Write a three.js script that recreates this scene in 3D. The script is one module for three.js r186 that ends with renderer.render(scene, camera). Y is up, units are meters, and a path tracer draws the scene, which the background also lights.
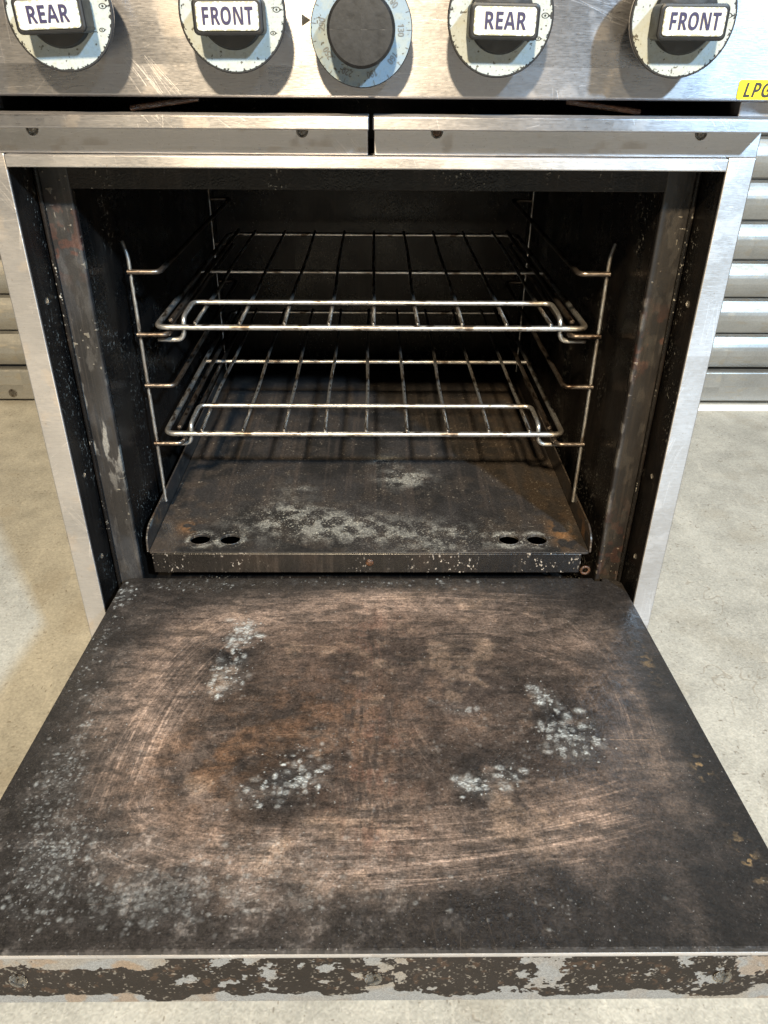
import * as THREE from 'three';
import { RoundedBoxGeometry } from 'three/addons/geometries/RoundedBoxGeometry.js';
import { mergeGeometries, mergeVertices, toCreasedNormals } from 'three/addons/utils/BufferGeometryUtils.js';
import { FontLoader } from 'three/addons/loaders/FontLoader.js';
import { TextGeometry } from 'three/addons/geometries/TextGeometry.js';
import { RectAreaLightUniformsLib } from 'three/addons/lights/RectAreaLightUniformsLib.js';

/* ---------- camera, surroundings, lamps, exposure ---------- */
const H = 0.80;                                   // lens height; builder heights below are relative to it
const scene = new THREE.Scene();
scene.background = new THREE.Color().setRGB(0.03, 0.03, 0.03);   // dim, even light of the hall
const camera = new THREE.PerspectiveCamera(66.71, 768 / 1024, 0.02, 60);
camera.position.set(0.0052, H, 0.653);
camera.rotation.order = 'YXZ';
camera.rotation.set(-0.5376, -0.0140, 0.0086);
const renderer = new THREE.WebGLRenderer({ antialias: true });
renderer.setSize(768, 1024);
renderer.toneMapping = THREE.LinearToneMapping;
renderer.toneMappingExposure = 1.0;
renderer.shadowMap.enabled = true;
RectAreaLightUniformsLib.init();
const LAMPS = {
  warm: { at: [-0.36, H + 2.92, 4.05], size: 0.24, color: [1.0, 0.81, 0.54], power: 3600 },
  cool: { at: [2.75, H + 3.08, 4.5], size: 0.24, color: [0.50, 0.75, 1.0], power: 3100 },
};

/* ---------- helpers ---------- */
function rng(seed) { let a = seed >>> 0; return () => { a = (a + 0x6D2B79F5) | 0; let t = Math.imul(a ^ (a >>> 15), 1 | a); t = (t + Math.imul(t ^ (t >>> 7), 61 | t)) ^ t; return ((t ^ (t >>> 14)) >>> 0) / 4294967296; }; }
const LAT = new Float32Array(65536); { const r = rng(77); for (let i = 0; i < 65536; i++) LAT[i] = r(); }
function vn(x, y) {                               // value noise 0..1
  const xi = Math.floor(x), yi = Math.floor(y); let fx = x - xi, fy = y - yi;
  fx = fx * fx * (3 - 2 * fx); fy = fy * fy * (3 - 2 * fy);
  const a = xi & 255, b = (xi + 1) & 255, c = (yi & 255) << 8, d = ((yi + 1) & 255) << 8;
  const p = LAT[c + a], q = LAT[c + b], r = LAT[d + a], s = LAT[d + b];
  return p + (q - p) * fx + (r - p + (p - q - r + s) * fx) * fy;
}
function fbm(x, y, o = 4) { let s = 0, a = 0.5, n = 0; for (let i = 0; i < o; i++) { s += a * vn(x + i * 17.3, y + i * 31.7); n += a; a *= 0.5; x *= 2.03; y *= 2.03; } return s / n; }
const clamp = (x) => x < 0 ? 0 : x > 1 ? 1 : x;
const ss = (a, b, x) => { const t = clamp((x - a) / (b - a)); return t * t * (3 - 2 * t); };
const ga = (x) => Math.exp(-x * x);
function mixc(o, c, t) { if (t <= 0) return; if (t > 1) t = 1; o[0] += (c[0] - o[0]) * t; o[1] += (c[1] - o[1]) * t; o[2] += (c[2] - o[2]) * t; }
// fn(u, v, o): o = [r, g, b (sRGB 0..255), height 0..1, roughness 0..1]
function bake(w, h, fn, repeat) {
  const C = new Uint8Array(w * h * 4), B = new Uint8Array(w * h * 4), R = new Uint8Array(w * h * 4), o = [0, 0, 0, 0.5, 0.5];
  for (let j = 0; j < h; j++) for (let i = 0; i < w; i++) {
    o[3] = 0.5; o[4] = 0.5; fn((i + 0.5) / w, (j + 0.5) / h, o, i, j);
    const k = (j * w + i) * 4;
    C[k] = Math.max(0, Math.min(255, o[0])); C[k + 1] = Math.max(0, Math.min(255, o[1])); C[k + 2] = Math.max(0, Math.min(255, o[2])); C[k + 3] = 255;
    B[k] = B[k + 1] = B[k + 2] = clamp(o[3]) * 255; B[k + 3] = 255;
    R[k] = R[k + 1] = R[k + 2] = clamp(o[4]) * 255; R[k + 3] = 255;
  }
  const mk = (d, srgb) => { const t = new THREE.DataTexture(d, w, h, THREE.RGBAFormat); t.magFilter = THREE.LinearFilter; t.minFilter = THREE.LinearMipmapLinearFilter; t.generateMipmaps = true; if (srgb) t.colorSpace = THREE.SRGBColorSpace; if (repeat) t.wrapS = t.wrapT = THREE.RepeatWrapping; t.needsUpdate = true; return t; };
  return { map: mk(C, true), bumpMap: mk(B), roughnessMap: mk(R) };
}
const P = (o) => new THREE.MeshPhysicalMaterial(o);
const lin = (r, g, b) => new THREE.Color().setRGB(r, g, b);

// uv in metres (divided by tile) from the dominant normal
function uvm(g, tu = 1, tv = tu, ou = 0, ov = 0) {
  const p = g.attributes.position, n = g.attributes.normal, a = new Float32Array(p.count * 2);
  for (let i = 0; i < p.count; i++) {
    const nx = Math.abs(n.getX(i)), ny = Math.abs(n.getY(i)), nz = Math.abs(n.getZ(i));
    let u, v; if (nz >= nx && nz >= ny) { u = p.getX(i); v = p.getY(i); } else if (ny >= nx) { u = p.getX(i); v = p.getZ(i); } else { u = p.getZ(i); v = p.getY(i); }
    a[2 * i] = u / tu + ou; a[2 * i + 1] = v / tv + ov;
  }
  g.setAttribute('uv', new THREE.BufferAttribute(a, 2)); return g;
}
function uvBy(g, f) { const p = g.attributes.position, a = new Float32Array(p.count * 2); for (let i = 0; i < p.count; i++) { const q = f(p.getX(i), p.getY(i), p.getZ(i)); a[2 * i] = q[0]; a[2 * i + 1] = q[1]; } g.setAttribute('uv', new THREE.BufferAttribute(a, 2)); return g; }
// rounded box between limits; heights relative to the lens
function bx(x0, x1, y0, y1, z0, z1, r = 0.0012) {
  const w = x1 - x0, h = y1 - y0, d = z1 - z0;
  const g = r > 0 ? new RoundedBoxGeometry(w, h, d, 2, Math.min(r, w * 0.45, h * 0.45, d * 0.45)) : new THREE.BoxGeometry(w, h, d);
  g.translate((x0 + x1) / 2, (y0 + y1) / 2 + H, (z0 + z1) / 2); return uvm(g);
}
// round wire through points with filleted corners and closed ends
function wireGeo(pts, r, fillet = 0.01, seg = 8, closed = false) {
  const V = pts.map((p) => new THREE.Vector3(...p)); let L = [];
  const N = V.length;
  for (let i = 0; i < N; i++) {
    if (!closed && (i === 0 || i === N - 1)) { L.push(V[i]); continue; }
    const a = V[(i + N - 1) % N], b = V[i], c = V[(i + 1) % N];
    const ab = a.clone().sub(b), cb = c.clone().sub(b), f = Math.min(fillet, ab.length() * 0.45, cb.length() * 0.45);
    const s = b.clone().addScaledVector(ab.normalize(), f), e = b.clone().addScaledVector(cb.normalize(), f);
    for (let k = 0; k <= 5; k++) { const t = k / 5; L.push(s.clone().multiplyScalar((1 - t) ** 2).addScaledVector(b, 2 * t * (1 - t)).addScaledVector(e, t * t)); }
  }
  // extra stations along long runs so that the wire is not ruler straight in its texture
  if (closed) L.push(L[0].clone());
  const pos = [], nor = [], uv = [], idx = []; let n0 = null, len = 0;
  for (let i = 0; i < L.length; i++) {
    const pv = L[Math.max(0, i - 1)], nx = L[Math.min(L.length - 1, i + 1)];
    let t = nx.clone().sub(pv); if (closed && (i === 0 || i === L.length - 1)) t = L[1].clone().sub(L[L.length - 2]); t.normalize();
    if (!n0) { n0 = Math.abs(t.y) < 0.9 ? new THREE.Vector3(0, 1, 0) : new THREE.Vector3(1, 0, 0); }
    n0 = n0.clone().addScaledVector(t, -n0.dot(t)).normalize();
    const b = t.clone().cross(n0);
    if (i) len += L[i].distanceTo(L[i - 1]);
    for (let k = 0; k <= seg; k++) { const an = k / seg * Math.PI * 2, d = n0.clone().multiplyScalar(Math.cos(an)).addScaledVector(b, Math.sin(an)); pos.push(L[i].x + d.x * r, L[i].y + d.y * r, L[i].z + d.z * r); nor.push(d.x, d.y, d.z); uv.push(len / 0.23 + pts[0][0] * 3.1 + pts[0][1] * 1.7, k / seg); }
  }
  const row = seg + 1;
  for (let i = 0; i < L.length - 1; i++) for (let k = 0; k < seg; k++) { const a = i * row + k; idx.push(a, a + 1, a + row, a + 1, a + row + 1, a + row); }
  if (!closed) for (const [i, sgn] of [[0, -1], [L.length - 1, 1]]) {
    const t = (i ? L[i].clone().sub(L[i - 1]) : L[1].clone().sub(L[0])).normalize().multiplyScalar(sgn), c0 = pos.length / 3, c = L[i].clone().addScaledVector(t, r * 0.35);
    pos.push(c.x, c.y, c.z); nor.push(t.x, t.y, t.z); uv.push(0, 0);
    for (let k = 0; k < seg; k++) idx.push(c0, i * row + k + (sgn > 0 ? 0 : 1), i * row + k + (sgn > 0 ? 1 : 0));
  }
  const g = new THREE.BufferGeometry(); g.setAttribute('position', new THREE.Float32BufferAttribute(pos, 3)); g.setAttribute('normal', new THREE.Float32BufferAttribute(nor, 3)); g.setAttribute('uv', new THREE.Float32BufferAttribute(uv, 2)); g.setIndex(idx); return g;
}
function mesh(name, g, m, parent = scene) { const o = new THREE.Mesh(Array.isArray(g) ? mergeGeometries(g.map((q) => q.index ? q.toNonIndexed() : q)) : g, m); o.name = name; o.castShadow = o.receiveShadow = true; parent.add(o); return o; }
const taken = {};
function thing(name, label, category, group) { const o = new THREE.Group(); const n = taken[name] = (taken[name] ?? -1) + 1; o.name = n ? name + '_' + String(n).padStart(3, '0') : name; o.userData = { label, category }; if (group) o.userData.group = group; scene.add(o); return o; }
function sub(name, parent) { const o = new THREE.Group(); o.name = name; parent.add(o); return o; }
function weld(g) { g.deleteAttribute('uv'); g.deleteAttribute('normal'); const m = mergeVertices(g, 1e-6); m.computeVertexNormals(); return toCreasedNormals(m, 0.7); }
function shapeGeo(sh, depth, bevel = 0, seg = 16) { return new THREE.ExtrudeGeometry(sh, { depth, bevelEnabled: bevel > 0, bevelThickness: bevel, bevelSize: bevel, bevelOffset: -bevel, bevelSegments: 2, curveSegments: seg }); }
function rrect(x0, x1, y0, y1, r) { const s = new THREE.Shape(); s.moveTo(x0 + r, y0); s.lineTo(x1 - r, y0); s.absarc(x1 - r, y0 + r, r, -Math.PI / 2, 0); s.lineTo(x1, y1 - r); s.absarc(x1 - r, y1 - r, r, 0, Math.PI / 2); s.lineTo(x0 + r, y1); s.absarc(x0 + r, y1 - r, r, Math.PI / 2, Math.PI); s.lineTo(x0, y0 + r); s.absarc(x0 + r, y0 + r, r, Math.PI, Math.PI * 1.5); return s; }

/* ---------- materials ---------- */
console.log('textures');
// brushed stainless, grain along u
function scratchField(w, h, list) {
  const F = new Float32Array(w * h);
  for (const [x0, y0, x1, y1, a, wd] of list) { const n = Math.ceil(Math.hypot(x1 - x0, y1 - y0) * 1.4); for (let k = 0; k <= n; k++) { const t = k / n, x = x0 + (x1 - x0) * t, y = y0 + (y1 - y0) * t; for (let d = 0; d < wd; d++) { const i = ((Math.round(y) + d + h) % h) * w + ((Math.round(x) + w) % w); F[i] = Math.max(F[i], a); } } }
  return F;
}
const STW = 2048, STH = 1024;
const stScr = (() => { const r = rng(5), l = []; for (let i = 0; i < 420; i++) { const x = r() * STW, y = r() * STH, an = r() < 0.45 ? (r() - 0.5) * 0.5 : r() * 6.28, le = 6 + r() * r() * 130; l.push([x, y, x + Math.cos(an) * le, y + Math.sin(an) * le, 0.2 + r() * 0.7, r() < 0.12 ? 2 : 1]); } for (let i = 0; i < 26; i++) { const x = r() * STW, y = r() * STH, an = r() * 6.28, n = 6 + r() * 16; for (let k = 0; k < n; k++) { const q = an + (r() - 0.5) * 0.25, le = 25 + r() * 110, sx = x + (r() - 0.5) * 70, sy = y + (r() - 0.5) * 50; l.push([sx, sy, sx + Math.cos(q) * le, sy + Math.sin(q) * le, 0.3 + r() * 0.7, 1]); } } return scratchField(STW, STH, l); })();
const steelTex = bake(STW, STH, (u, v, o, i, j) => {
  const grain = vn(u * 90, v * 900) * 0.5 + vn(u * 240 + 9, v * 512) * 0.5, blot = fbm(u * 9, v * 5, 5), spk = vn(u * 900, v * 450), s = stScr[j * STW + i];
  const b = 192 + (grain - 0.5) * 15 + (blot - 0.5) * 26 + s * 26;
  o[0] = b; o[1] = b * 0.985; o[2] = b * 0.985;
  const drip = ss(0.62, 0.78, fbm(u * 30 + 3, v * 14 + 8, 4)); mixc(o, [150, 132, 112], drip * 0.2);
  if (spk > 0.94) mixc(o, [110, 90, 70], 0.35);
  o[3] = 0.5 + (grain - 0.5) * 0.3 - s * 0.25 + (blot - 0.5) * 0.25; o[4] = 0.36 + (grain - 0.5) * 0.10 + (blot - 0.5) * 0.2 + s * 0.12 + drip * 0.12;
}, true);
const steelPost = P({ ...steelTex, color: lin(0.9, 0.9, 0.9), roughness: 1.05, metalness: 0.9, bumpScale: 0.00012, anisotropy: 0.7, anisotropyRotation: Math.PI / 2 });
const steel = P({ ...steelTex, color: lin(0.66, 0.67, 0.70), roughness: 0.9, metalness: 0.96, bumpScale: 0.00012, anisotropy: 0.82, anisotropyRotation: Math.PI / 2 });
const steelPlain = P({ ...steelTex, color: lin(0.9, 0.9, 0.9), roughness: 1, metalness: 0.75, bumpScale: 0.0001 });
const SU = 0.6, SV = 0.3;
const steelGeo = (g, ou = 0, ov = 0) => uvm(g, SU, SV, ou, ov);

// burnt-on liner grime: black enamel, brown film, pale crumbs
const linerTex = bake(1024, 1024, (u, v, o) => {
  const a = fbm(u * 8, v * 8, 5), b = fbm(u * 22 + 5, v * 22, 5), f = vn(u * 500, v * 500), st = vn(u * 120, v * 6) * 0.6 + vn(u * 260, v * 14) * 0.4;
  o[0] = 17; o[1] = 16; o[2] = 16;
  mixc(o, [36, 30, 26], ss(0.45, 0.7, a) * 0.7); mixc(o, [18, 17, 17], ss(0.5, 0.75, b) * 0.8);
  mixc(o, [62, 57, 52], ss(0.55, 0.9, st) * 0.35);
  const cr = ss(0.70, 0.84, vn(u * 230 + 3, v * 150) * 0.6 + vn(u * 480, v * 420) * 0.4) * ss(0.46, 0.64, fbm(u * 10 + 40, v * 7, 3)); mixc(o, [176, 172, 162], cr * 0.8);
  const k = 0.82 + f * 0.36; o[0] *= k; o[1] *= k; o[2] *= k;
  o[3] = 0.4 + b * 0.3 + cr * 0.4 + f * 0.1; o[4] = 0.30 + (a - 0.5) * 0.35 + cr * 0.4 + (f - 0.5) * 0.1;
}, true);
const liner = P({ ...linerTex, roughness: 1, metalness: 0, bumpScale: 0.0010, specularIntensity: 0.4 });
const linerGeo = (g, ou = 0, ov = 0) => uvm(g, 0.42, 0.42, ou, ov);

// front flanges beside the cavity (u across 30 mm, v up 0.43 m)
function flangeTex(seed, tint, brown) {
  return bake(160, 1600, (u, v, o) => {
    const x = u * 0.032, y = v * 0.43, q = seed * 13.7;
    const a = fbm(x * 60 + q, y * 60, 5), st = vn(x * 700 + q, y * 14) * 0.6 + vn(x * 1500, y * 40 + q) * 0.4, f = vn(x * 2500, y * 2500 + q);
    o[0] = tint[0]; o[1] = tint[1]; o[2] = tint[2];
    mixc(o, [24, 22, 21], ss(0.42, 0.66, fbm(x * 30 + q, y * 18 + q, 4)) * 0.75);
    mixc(o, [seed === 1 ? 84 : 60, seed === 1 ? 76 : 52, seed === 1 ? 68 : 45], ss(0.5, 0.85, st) * 0.3); mixc(o, [36, 33, 31], ss(0.5, 0.62, fbm(x * 90 + 3, y * 40 + q, 4)) * 0.6);
    for (const [by, bw, s] of brown) mixc(o, [84, 46, 36], ga((y - by) / bw) * ss(0.5, 0.62, fbm(x * 140 + q, y * 140, 4)) * s);
    const wh = ss(0.55, 0.7, fbm(x * 150 + 8, y * 60 + q, 4)) * (seed === 1 ? 0.15 + ga((y - 0.20) / 0.05) : 0.18 + 0.6 * ss(0.82, 0.98, 1 - u)); mixc(o, [150, 147, 140], wh * 0.55);
    const sp = ss(0.86, 0.93, vn(x * 330 + q, y * 330)) * ss(0.5, 0.6, vn(x * 40, y * 22 + q)); mixc(o, [150, 142, 126], sp * 0.5);
    const k = 0.8 + f * 0.4; o[0] *= k; o[1] *= k; o[2] *= k;
    o[3] = 0.4 + a * 0.3 + wh * 0.4 + sp * 0.5; o[4] = 0.28 + a * 0.3 + wh * 0.4;
  });
}
const flangeL = P({ ...flangeTex(1, [44, 44, 46], [[0.365, 0.018, 0.5], [0.395, 0.014, 0.3]]), roughness: 1, bumpScale: 0.0007 });
const flangeR = P({ ...flangeTex(2, [26, 23, 22], [[0.29, 0.03, 0.5], [0.08, 0.05, 0.3]]), roughness: 1, bumpScale: 0.0007 });

// inside face of the door: u across 0.54 m, v from hinge to front 0.432 m
const DW = 0.54, DL = 0.432, DTW = 2000, DTH = 1600;
const doorTex = (() => {
  const dep = new Float32Array(DTW * DTH), r = rng(911), gr = () => (r() + r() + r() - 1.5) * 1.15;
  const blob = (X, D, rad, al) => {
    const cx = (X + DW / 2) / DW * DTW, cy = D / DL * DTH, sx = rad / DW * DTW, sy = rad / DL * DTH, st = 0.75 + r() * 0.6, ph = r() * 99;
    for (let j = Math.max(0, Math.floor(cy - sy * 1.6)); j < Math.min(DTH, cy + sy * 1.6); j++) for (let i = Math.max(0, Math.floor(cx - sx * 1.6)); i < Math.min(DTW, cx + sx * 1.6); i++) {
      const dx = (i - cx) / sx * st, dy = (j - cy) / sy / st, an = Math.atan2(dy, dx), q = Math.hypot(dx, dy) / (0.8 + 0.45 * vn(ph + Math.cos(an) * 1.3 + 2, ph + Math.sin(an) * 1.3 + 2));
      const a = (1 - ss(0.25, 1.0, q)) * al; if (a > dep[j * DTW + i]) dep[j * DTW + i] = a;
    }
  };
  const cl = (x, d, sx, sd, n, r0, r1, al, tilt = 0) => { for (let i = 0; i < n; i++) { const dd = gr(); blob(x + gr() * sx + dd * tilt, d + dd * sd, r0 * 0.5 + (r1 * 1.25 - r0 * 0.5) * Math.pow(r(), 2.4), al * (0.35 + 0.75 * r())); if (i % 2) blob(x + gr() * sx * 1.3 + dd * tilt, d + gr() * sd * 1.2, 0.0004 + 0.0012 * r(), al * r()); if (i % 5 === 0) blob(x + gr() * sx * 0.8, d + gr() * sd * 0.8, r1 * 2, al * 0.16); } };
  cl(-0.126, 0.110, 0.013, 0.026, 100, 0.0016, 0.0048, 0.85, -0.004); cl(-0.132, 0.172, 0.016, 0.026, 90, 0.0016, 0.0050, 0.75);
  cl(-0.060, 0.296, 0.022, 0.020, 70, 0.0015, 0.0042, 0.75); cl(-0.085, 0.312, 0.02, 0.012, 24, 0.0012, 0.004, 0.6); cl(-0.045, 0.265, 0.02, 0.02, 18, 0.0012, 0.003, 0.5);
  cl(0.146, 0.200, 0.009, 0.018, 70, 0.0015, 0.0046, 0.75, 0.006); cl(0.160, 0.250, 0.021, 0.024, 150, 0.0016, 0.0052, 0.72);
  cl(0.074, 0.300, 0.014, 0.010, 46, 0.002, 0.0052, 0.72); cl(0.103, 0.292, 0.014, 0.012, 40, 0.002, 0.005, 0.65); cl(0.074, 0.216, 0.014, 0.008, 22, 0.0014, 0.004, 0.55); cl(0.05, 0.207, 0.012, 0.005, 9, 0.001, 0.003, 0.45);
  cl(-0.262, 0.035, 0.012, 0.020, 60, 0.0008, 0.003, 0.75); cl(-0.257, 0.14, 0.008, 0.07, 90, 0.0006, 0.0022, 0.55); cl(-0.238, 0.26, 0.014, 0.06, 120, 0.0006, 0.0026, 0.5);
  cl(-0.214, 0.370, 0.024, 0.036, 620, 0.0005, 0.0024, 0.48); cl(-0.14, 0.396, 0.040, 0.018, 420, 0.0006, 0.0036, 0.34); cl(-0.06, 0.380, 0.055, 0.028, 300, 0.0005, 0.003, 0.28); cl(-0.02, 0.27, 0.11, 0.07, 320, 0.0005, 0.0026, 0.22); cl(0.12, 0.24, 0.05, 0.05, 200, 0.0005, 0.0024, 0.22); cl(0.0, 0.15, 0.14, 0.05, 200, 0.0005, 0.0022, 0.18); cl(-0.232, 0.30, 0.016, 0.04, 260, 0.0005, 0.002, 0.45);
  cl(-0.19, 0.018, 0.06, 0.012, 70, 0.0006, 0.0026, 0.6); cl(0, 0.010, 0.12, 0.007, 70, 0.0006, 0.003, 0.55); cl(0.10, 0.02, 0.05, 0.012, 20, 0.0008, 0.0026, 0.4);
  cl(0.02, 0.400, 0.16, 0.018, 120, 0.0005, 0.0022, 0.35); for (let i = 0; i < 9000; i++) blob((r() - 0.5) * DW, r() * DL, 0.0003 + r() * r() * r() * 0.0010, 0.12 + r() * r() * 0.7);
  const hl = []; const rs = rng(42); for (let i = 0; i < 260; i++) { const an = rs() * 6.28, e = 0.55 + rs() * 0.6, x = (0.01 + Math.cos(an) * 0.2 * e + DW / 2) / DW * DTW, y = (0.21 + Math.sin(an) * 0.155 * e) / DL * DTH, t = an + Math.PI / 2 + (rs() - 0.5) * 0.5, le = 20 + rs() * 150; hl.push([x, y, x + Math.cos(t) * le, y + Math.sin(t) * le, 0.15 + rs() * 0.4, 1]); }
  for (let i = 0; i < 160; i++) { const x = rs() * DTW, y = rs() * DTH, t = (rs() - 0.5) * 0.5 + (rs() < 0.4 ? 1.57 : 0), le = 15 + rs() * 110; hl.push([x, y, x + Math.cos(t) * le, y + Math.sin(t) * le, 0.12 + rs() * 0.35, 1]); }
  hl.push([(-0.075 + .27) / .54 * DTW, 0.125 / DL * DTH, (-0.035 + .27) / .54 * DTW, 0.127 / DL * DTH, 0.8, 3], [(0.19 + .27) / .54 * DTW, 0.253 / DL * DTH, (0.228 + .27) / .54 * DTW, 0.254 / DL * DTH, 1, 3], [(-0.085 + .27) / .54 * DTW, 0.247 / DL * DTH, (-0.035 + .27) / .54 * DTW, 0.246 / DL * DTH, 0.55, 3]);
  const scr = scratchField(DTW, DTH, hl);
  // wiping strokes: bundles of fine lines along bent paths
  const wipe = new Float32Array(DTW * DTH), rw = rng(2024);
  for (const [ax, ay, bx_, by, cx, cy, wd, n, al] of [
    [-0.20, 0.085, -0.02, 0.030, 0.21, 0.066, 0.022, 150, 1], [-0.09, 0.055, -0.195, 0.14, -0.180, 0.335, 0.030, 210, 1.25], [-0.15, 0.09, -0.21, 0.20, -0.205, 0.30, 0.018, 70, 0.8],
    [-0.19, 0.30, -0.18, 0.372, -0.03, 0.360, 0.022, 110, 1], [-0.14, 0.350, 0.02, 0.384, 0.20, 0.325, 0.024, 190, 1.15], [-0.06, 0.332, 0.08, 0.345, 0.20, 0.300, 0.014, 70, 0.9],
    [0.18, 0.060, 0.240, 0.16, 0.212, 0.290, 0.016, 90, 0.9], [0.02, 0.135, 0.095, 0.075, 0.185, 0.150, 0.016, 90, 0.8], [0.19, 0.14, 0.20, 0.22, 0.19, 0.30, 0.012, 50, 0.7],
    [-0.006, 0.10, -0.026, 0.21, 0.010, 0.335, 0.018, 80, 0.5], [0.035, 0.14, -0.006, 0.22, 0.052, 0.300, 0.012, 55, 0.6], [-0.245, 0.11, -0.228, 0.22, -0.243, 0.33, 0.006, 26, 0.6], [0.03, 0.04, 0.10, 0.06, 0.22, 0.11, 0.02, 60, 0.6], [-0.02, 0.36, 0.1, 0.39, 0.17, 0.37, 0.016, 50, 0.6]]) {
    for (let q = 0; q < n; q++) {
      const off = (rw() + rw() + rw() - 1.5) * 1.3 * wd, t0 = rw() * 0.75, t1 = Math.min(1, t0 + 0.12 + rw() * 0.5), a = al * (0.05 + rw() * rw() * 0.30), lw = rw() < 0.25 ? 4 + Math.floor(rw() * 6) : 1 + Math.floor(rw() * 3), sk = (rw() - 0.5) * 0.012;
      const len = Math.hypot(cx - ax, cy - ay) * 1.25 * (t1 - t0) / DW * DTW, N = Math.max(8, Math.ceil(len * 1.15)); let last = -1;
      for (let k = 0; k <= N; k++) {
        const s = k / N, t = t0 + (t1 - t0) * s, u1 = 1 - t; let x = u1 * u1 * ax + 2 * u1 * t * bx_ + t * t * cx, y = u1 * u1 * ay + 2 * u1 * t * by + t * t * cy;
        const tx = u1 * (bx_ - ax) + t * (cx - bx_), ty = u1 * (by - ay) + t * (cy - by), tl = Math.hypot(tx, ty), o2 = off + sk * (s - 0.5); x += -ty / tl * o2; y += tx / tl * o2;
        const fade = Math.min(1, s * 5, (1 - s) * 5) * a, pi = Math.round((x + DW / 2) / DW * DTW), pj = Math.round(y / DL * DTH), nx = Math.abs(ty) > Math.abs(tx) ? 1 : 0;
        const id = pj * DTW + pi; if (id === last) continue; last = id;
        for (let d = 0; d < lw; d++) { const i2 = pi + (nx ? d : 0), j2 = pj + (nx ? 0 : d); if (i2 < 0 || j2 < 0 || i2 >= DTW || j2 >= DTH) continue; const z = j2 * DTW + i2; wipe[z] += (1 - wipe[z]) * fade; }
      }
    }
  }
  return bake(DTW, DTH, (u, v, o, i, j) => {
    const X = (u - 0.5) * DW, D = v * DL, dx = (X - 0.012) / 0.205, dy = (D - 0.212) / 0.16;
    const mid0 = fbm(X * 38 + 61, D * 38 + 9, 4), wob = (fbm(X * 9 + 3, D * 9, 3) - 0.5) * 0.35, e0 = Math.pow(Math.pow(Math.abs(dx), 2.6) + Math.pow(Math.abs(dy), 2.6), 1 / 2.6), e = e0 + wob, ea = e0 + wob * 0.22, th = Math.atan2(dy, dx);
    const lo = fbm(X * 14 + 11, D * 14 + 5, 5), mid = fbm(X * 55, D * 55 + 9, 5), fine = vn(X * 1500, D * 1500) * 0.5 + vn(X * 700 + 5, D * 700) * 0.5, grit = fbm(X * 210 + 3, D * 210, 3), w = wipe[j * DTW + i];
    o[0] = 38; o[1] = 34; o[2] = 33; mixc(o, [74, 65, 60], ss(0.42, 0.75, fbm(X * 26 + 5, D * 60, 5)) * 0.6);
    const inside = 1 - ss(0.88, 1.28, e);
    mixc(o, [82, 66, 57], inside * (0.35 + 0.65 * ss(0.35, 0.65, lo)));
    const ring = ga((e - 0.98) / 0.25) * (0.55 + 0.45 * ss(0.25, -0.15, X)) * (0.5 + 0.6 * ss(0.3, 0.62, lo)) * (0.35 + 0.8 * mid0);
    mixc(o, [138, 115, 102], ring * 0.68);
    mixc(o, [176, 147, 130], w * (0.42 + 0.75 * mid0));
    // scorched orange brown, upper layers flaked
    const rough = ga((X + 0.10) / 0.075) * ga((D - 0.275) / 0.055); mixc(o, [86, 60, 42], rough * ss(0.40, 0.6, mid) * 0.8); mixc(o, [92, 64, 46], ga((X + 0.03) / 0.07) * ga((D - 0.22) / 0.07) * ss(0.42, 0.62, fbm(X * 90 + 9, D * 90, 4)) * 0.6); mixc(o, [40, 33, 30], rough * ss(0.55, 0.7, fbm(X * 80 + 31, D * 80, 4)) * 0.8);
    const col = ga((X + 0.002) / 0.04) * ss(0.02, 0.12, D) * ss(0.40, 0.32, D), stv = vn((X + (lo - 0.5) * 0.02) * 420 + 4, D * 14) * 0.6 + vn(X * 900, D * 40) * 0.4; mixc(o, [88, 62, 52], col * ss(0.45, 0.75, stv * 0.4 + mid * 0.6) * 0.8); mixc(o, [44, 36, 34], col * ss(0.5, 0.32, stv * 0.45 + mid * 0.55) * 0.6);
    mixc(o, [50, 43, 41], ga((X - 0.075) / 0.06) * ga((D - 0.185) / 0.055) * 0.85 * ss(0.3, 0.55, mid));
    mixc(o, [56, 46, 42], ga((X + 0.04) / 0.06) * ga((D - 0.15) / 0.05) * 0.5);
    for (const [px, pd, pw] of [[-0.13, 0.14, 0.03], [0.158, 0.235, 0.036], [0.088, 0.297, 0.034], [-0.066, 0.305, 0.03]]) mixc(o, [24, 23, 24], ga((X - px) / pw) * ga((D - pd) / (pw * 1.2)) * 0.95 * ss(0.25, 0.5, mid));
    mixc(o, [31, 29, 29], ss(0.37, 0.425, D + (mid - 0.5) * 0.09) * (0.45 + 0.45 * ss(-0.1, 0.2, X)));
    mixc(o, [27, 26, 27], ss(0.17, 0.27, X + (lo - 0.5) * 0.16 + (mid - 0.5) * 0.12) * ss(0.05, 0.2, D) * 0.85); mixc(o, [96, 80, 70], ga((X - 0.232 + D * 0.03) / 0.012) * ss(0.4, 0.62, mid) * ss(0.04, 0.1, D) * ss(0.36, 0.3, D) * 0.7);
    mixc(o, [28, 26, 26], ss(-0.20, -0.262, X + (lo - 0.5) * 0.10 + (mid - 0.5) * 0.12) * 0.75);
    mixc(o, [134, 126, 122], ss(0.5, 0.74, fbm(X * 60 + 19, D * 60 + 2, 5)) * clamp(ss(0.0, -0.2, X) * ss(0.28, 0.4, D) + 0.5 * ss(-0.2, -0.25, X) + 0.5 * ss(0.30, 0.40, D) * ss(0.2, 0.0, X)) * 0.4 * (0.4 + 1.2 * ss(0.45, 0.75, vn(X * 420 + 2, D * 420))));
    mixc(o, [28, 26, 26], ss(0.040, 0.0, D + (mid - 0.5) * 0.05) * 0.8);
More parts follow.
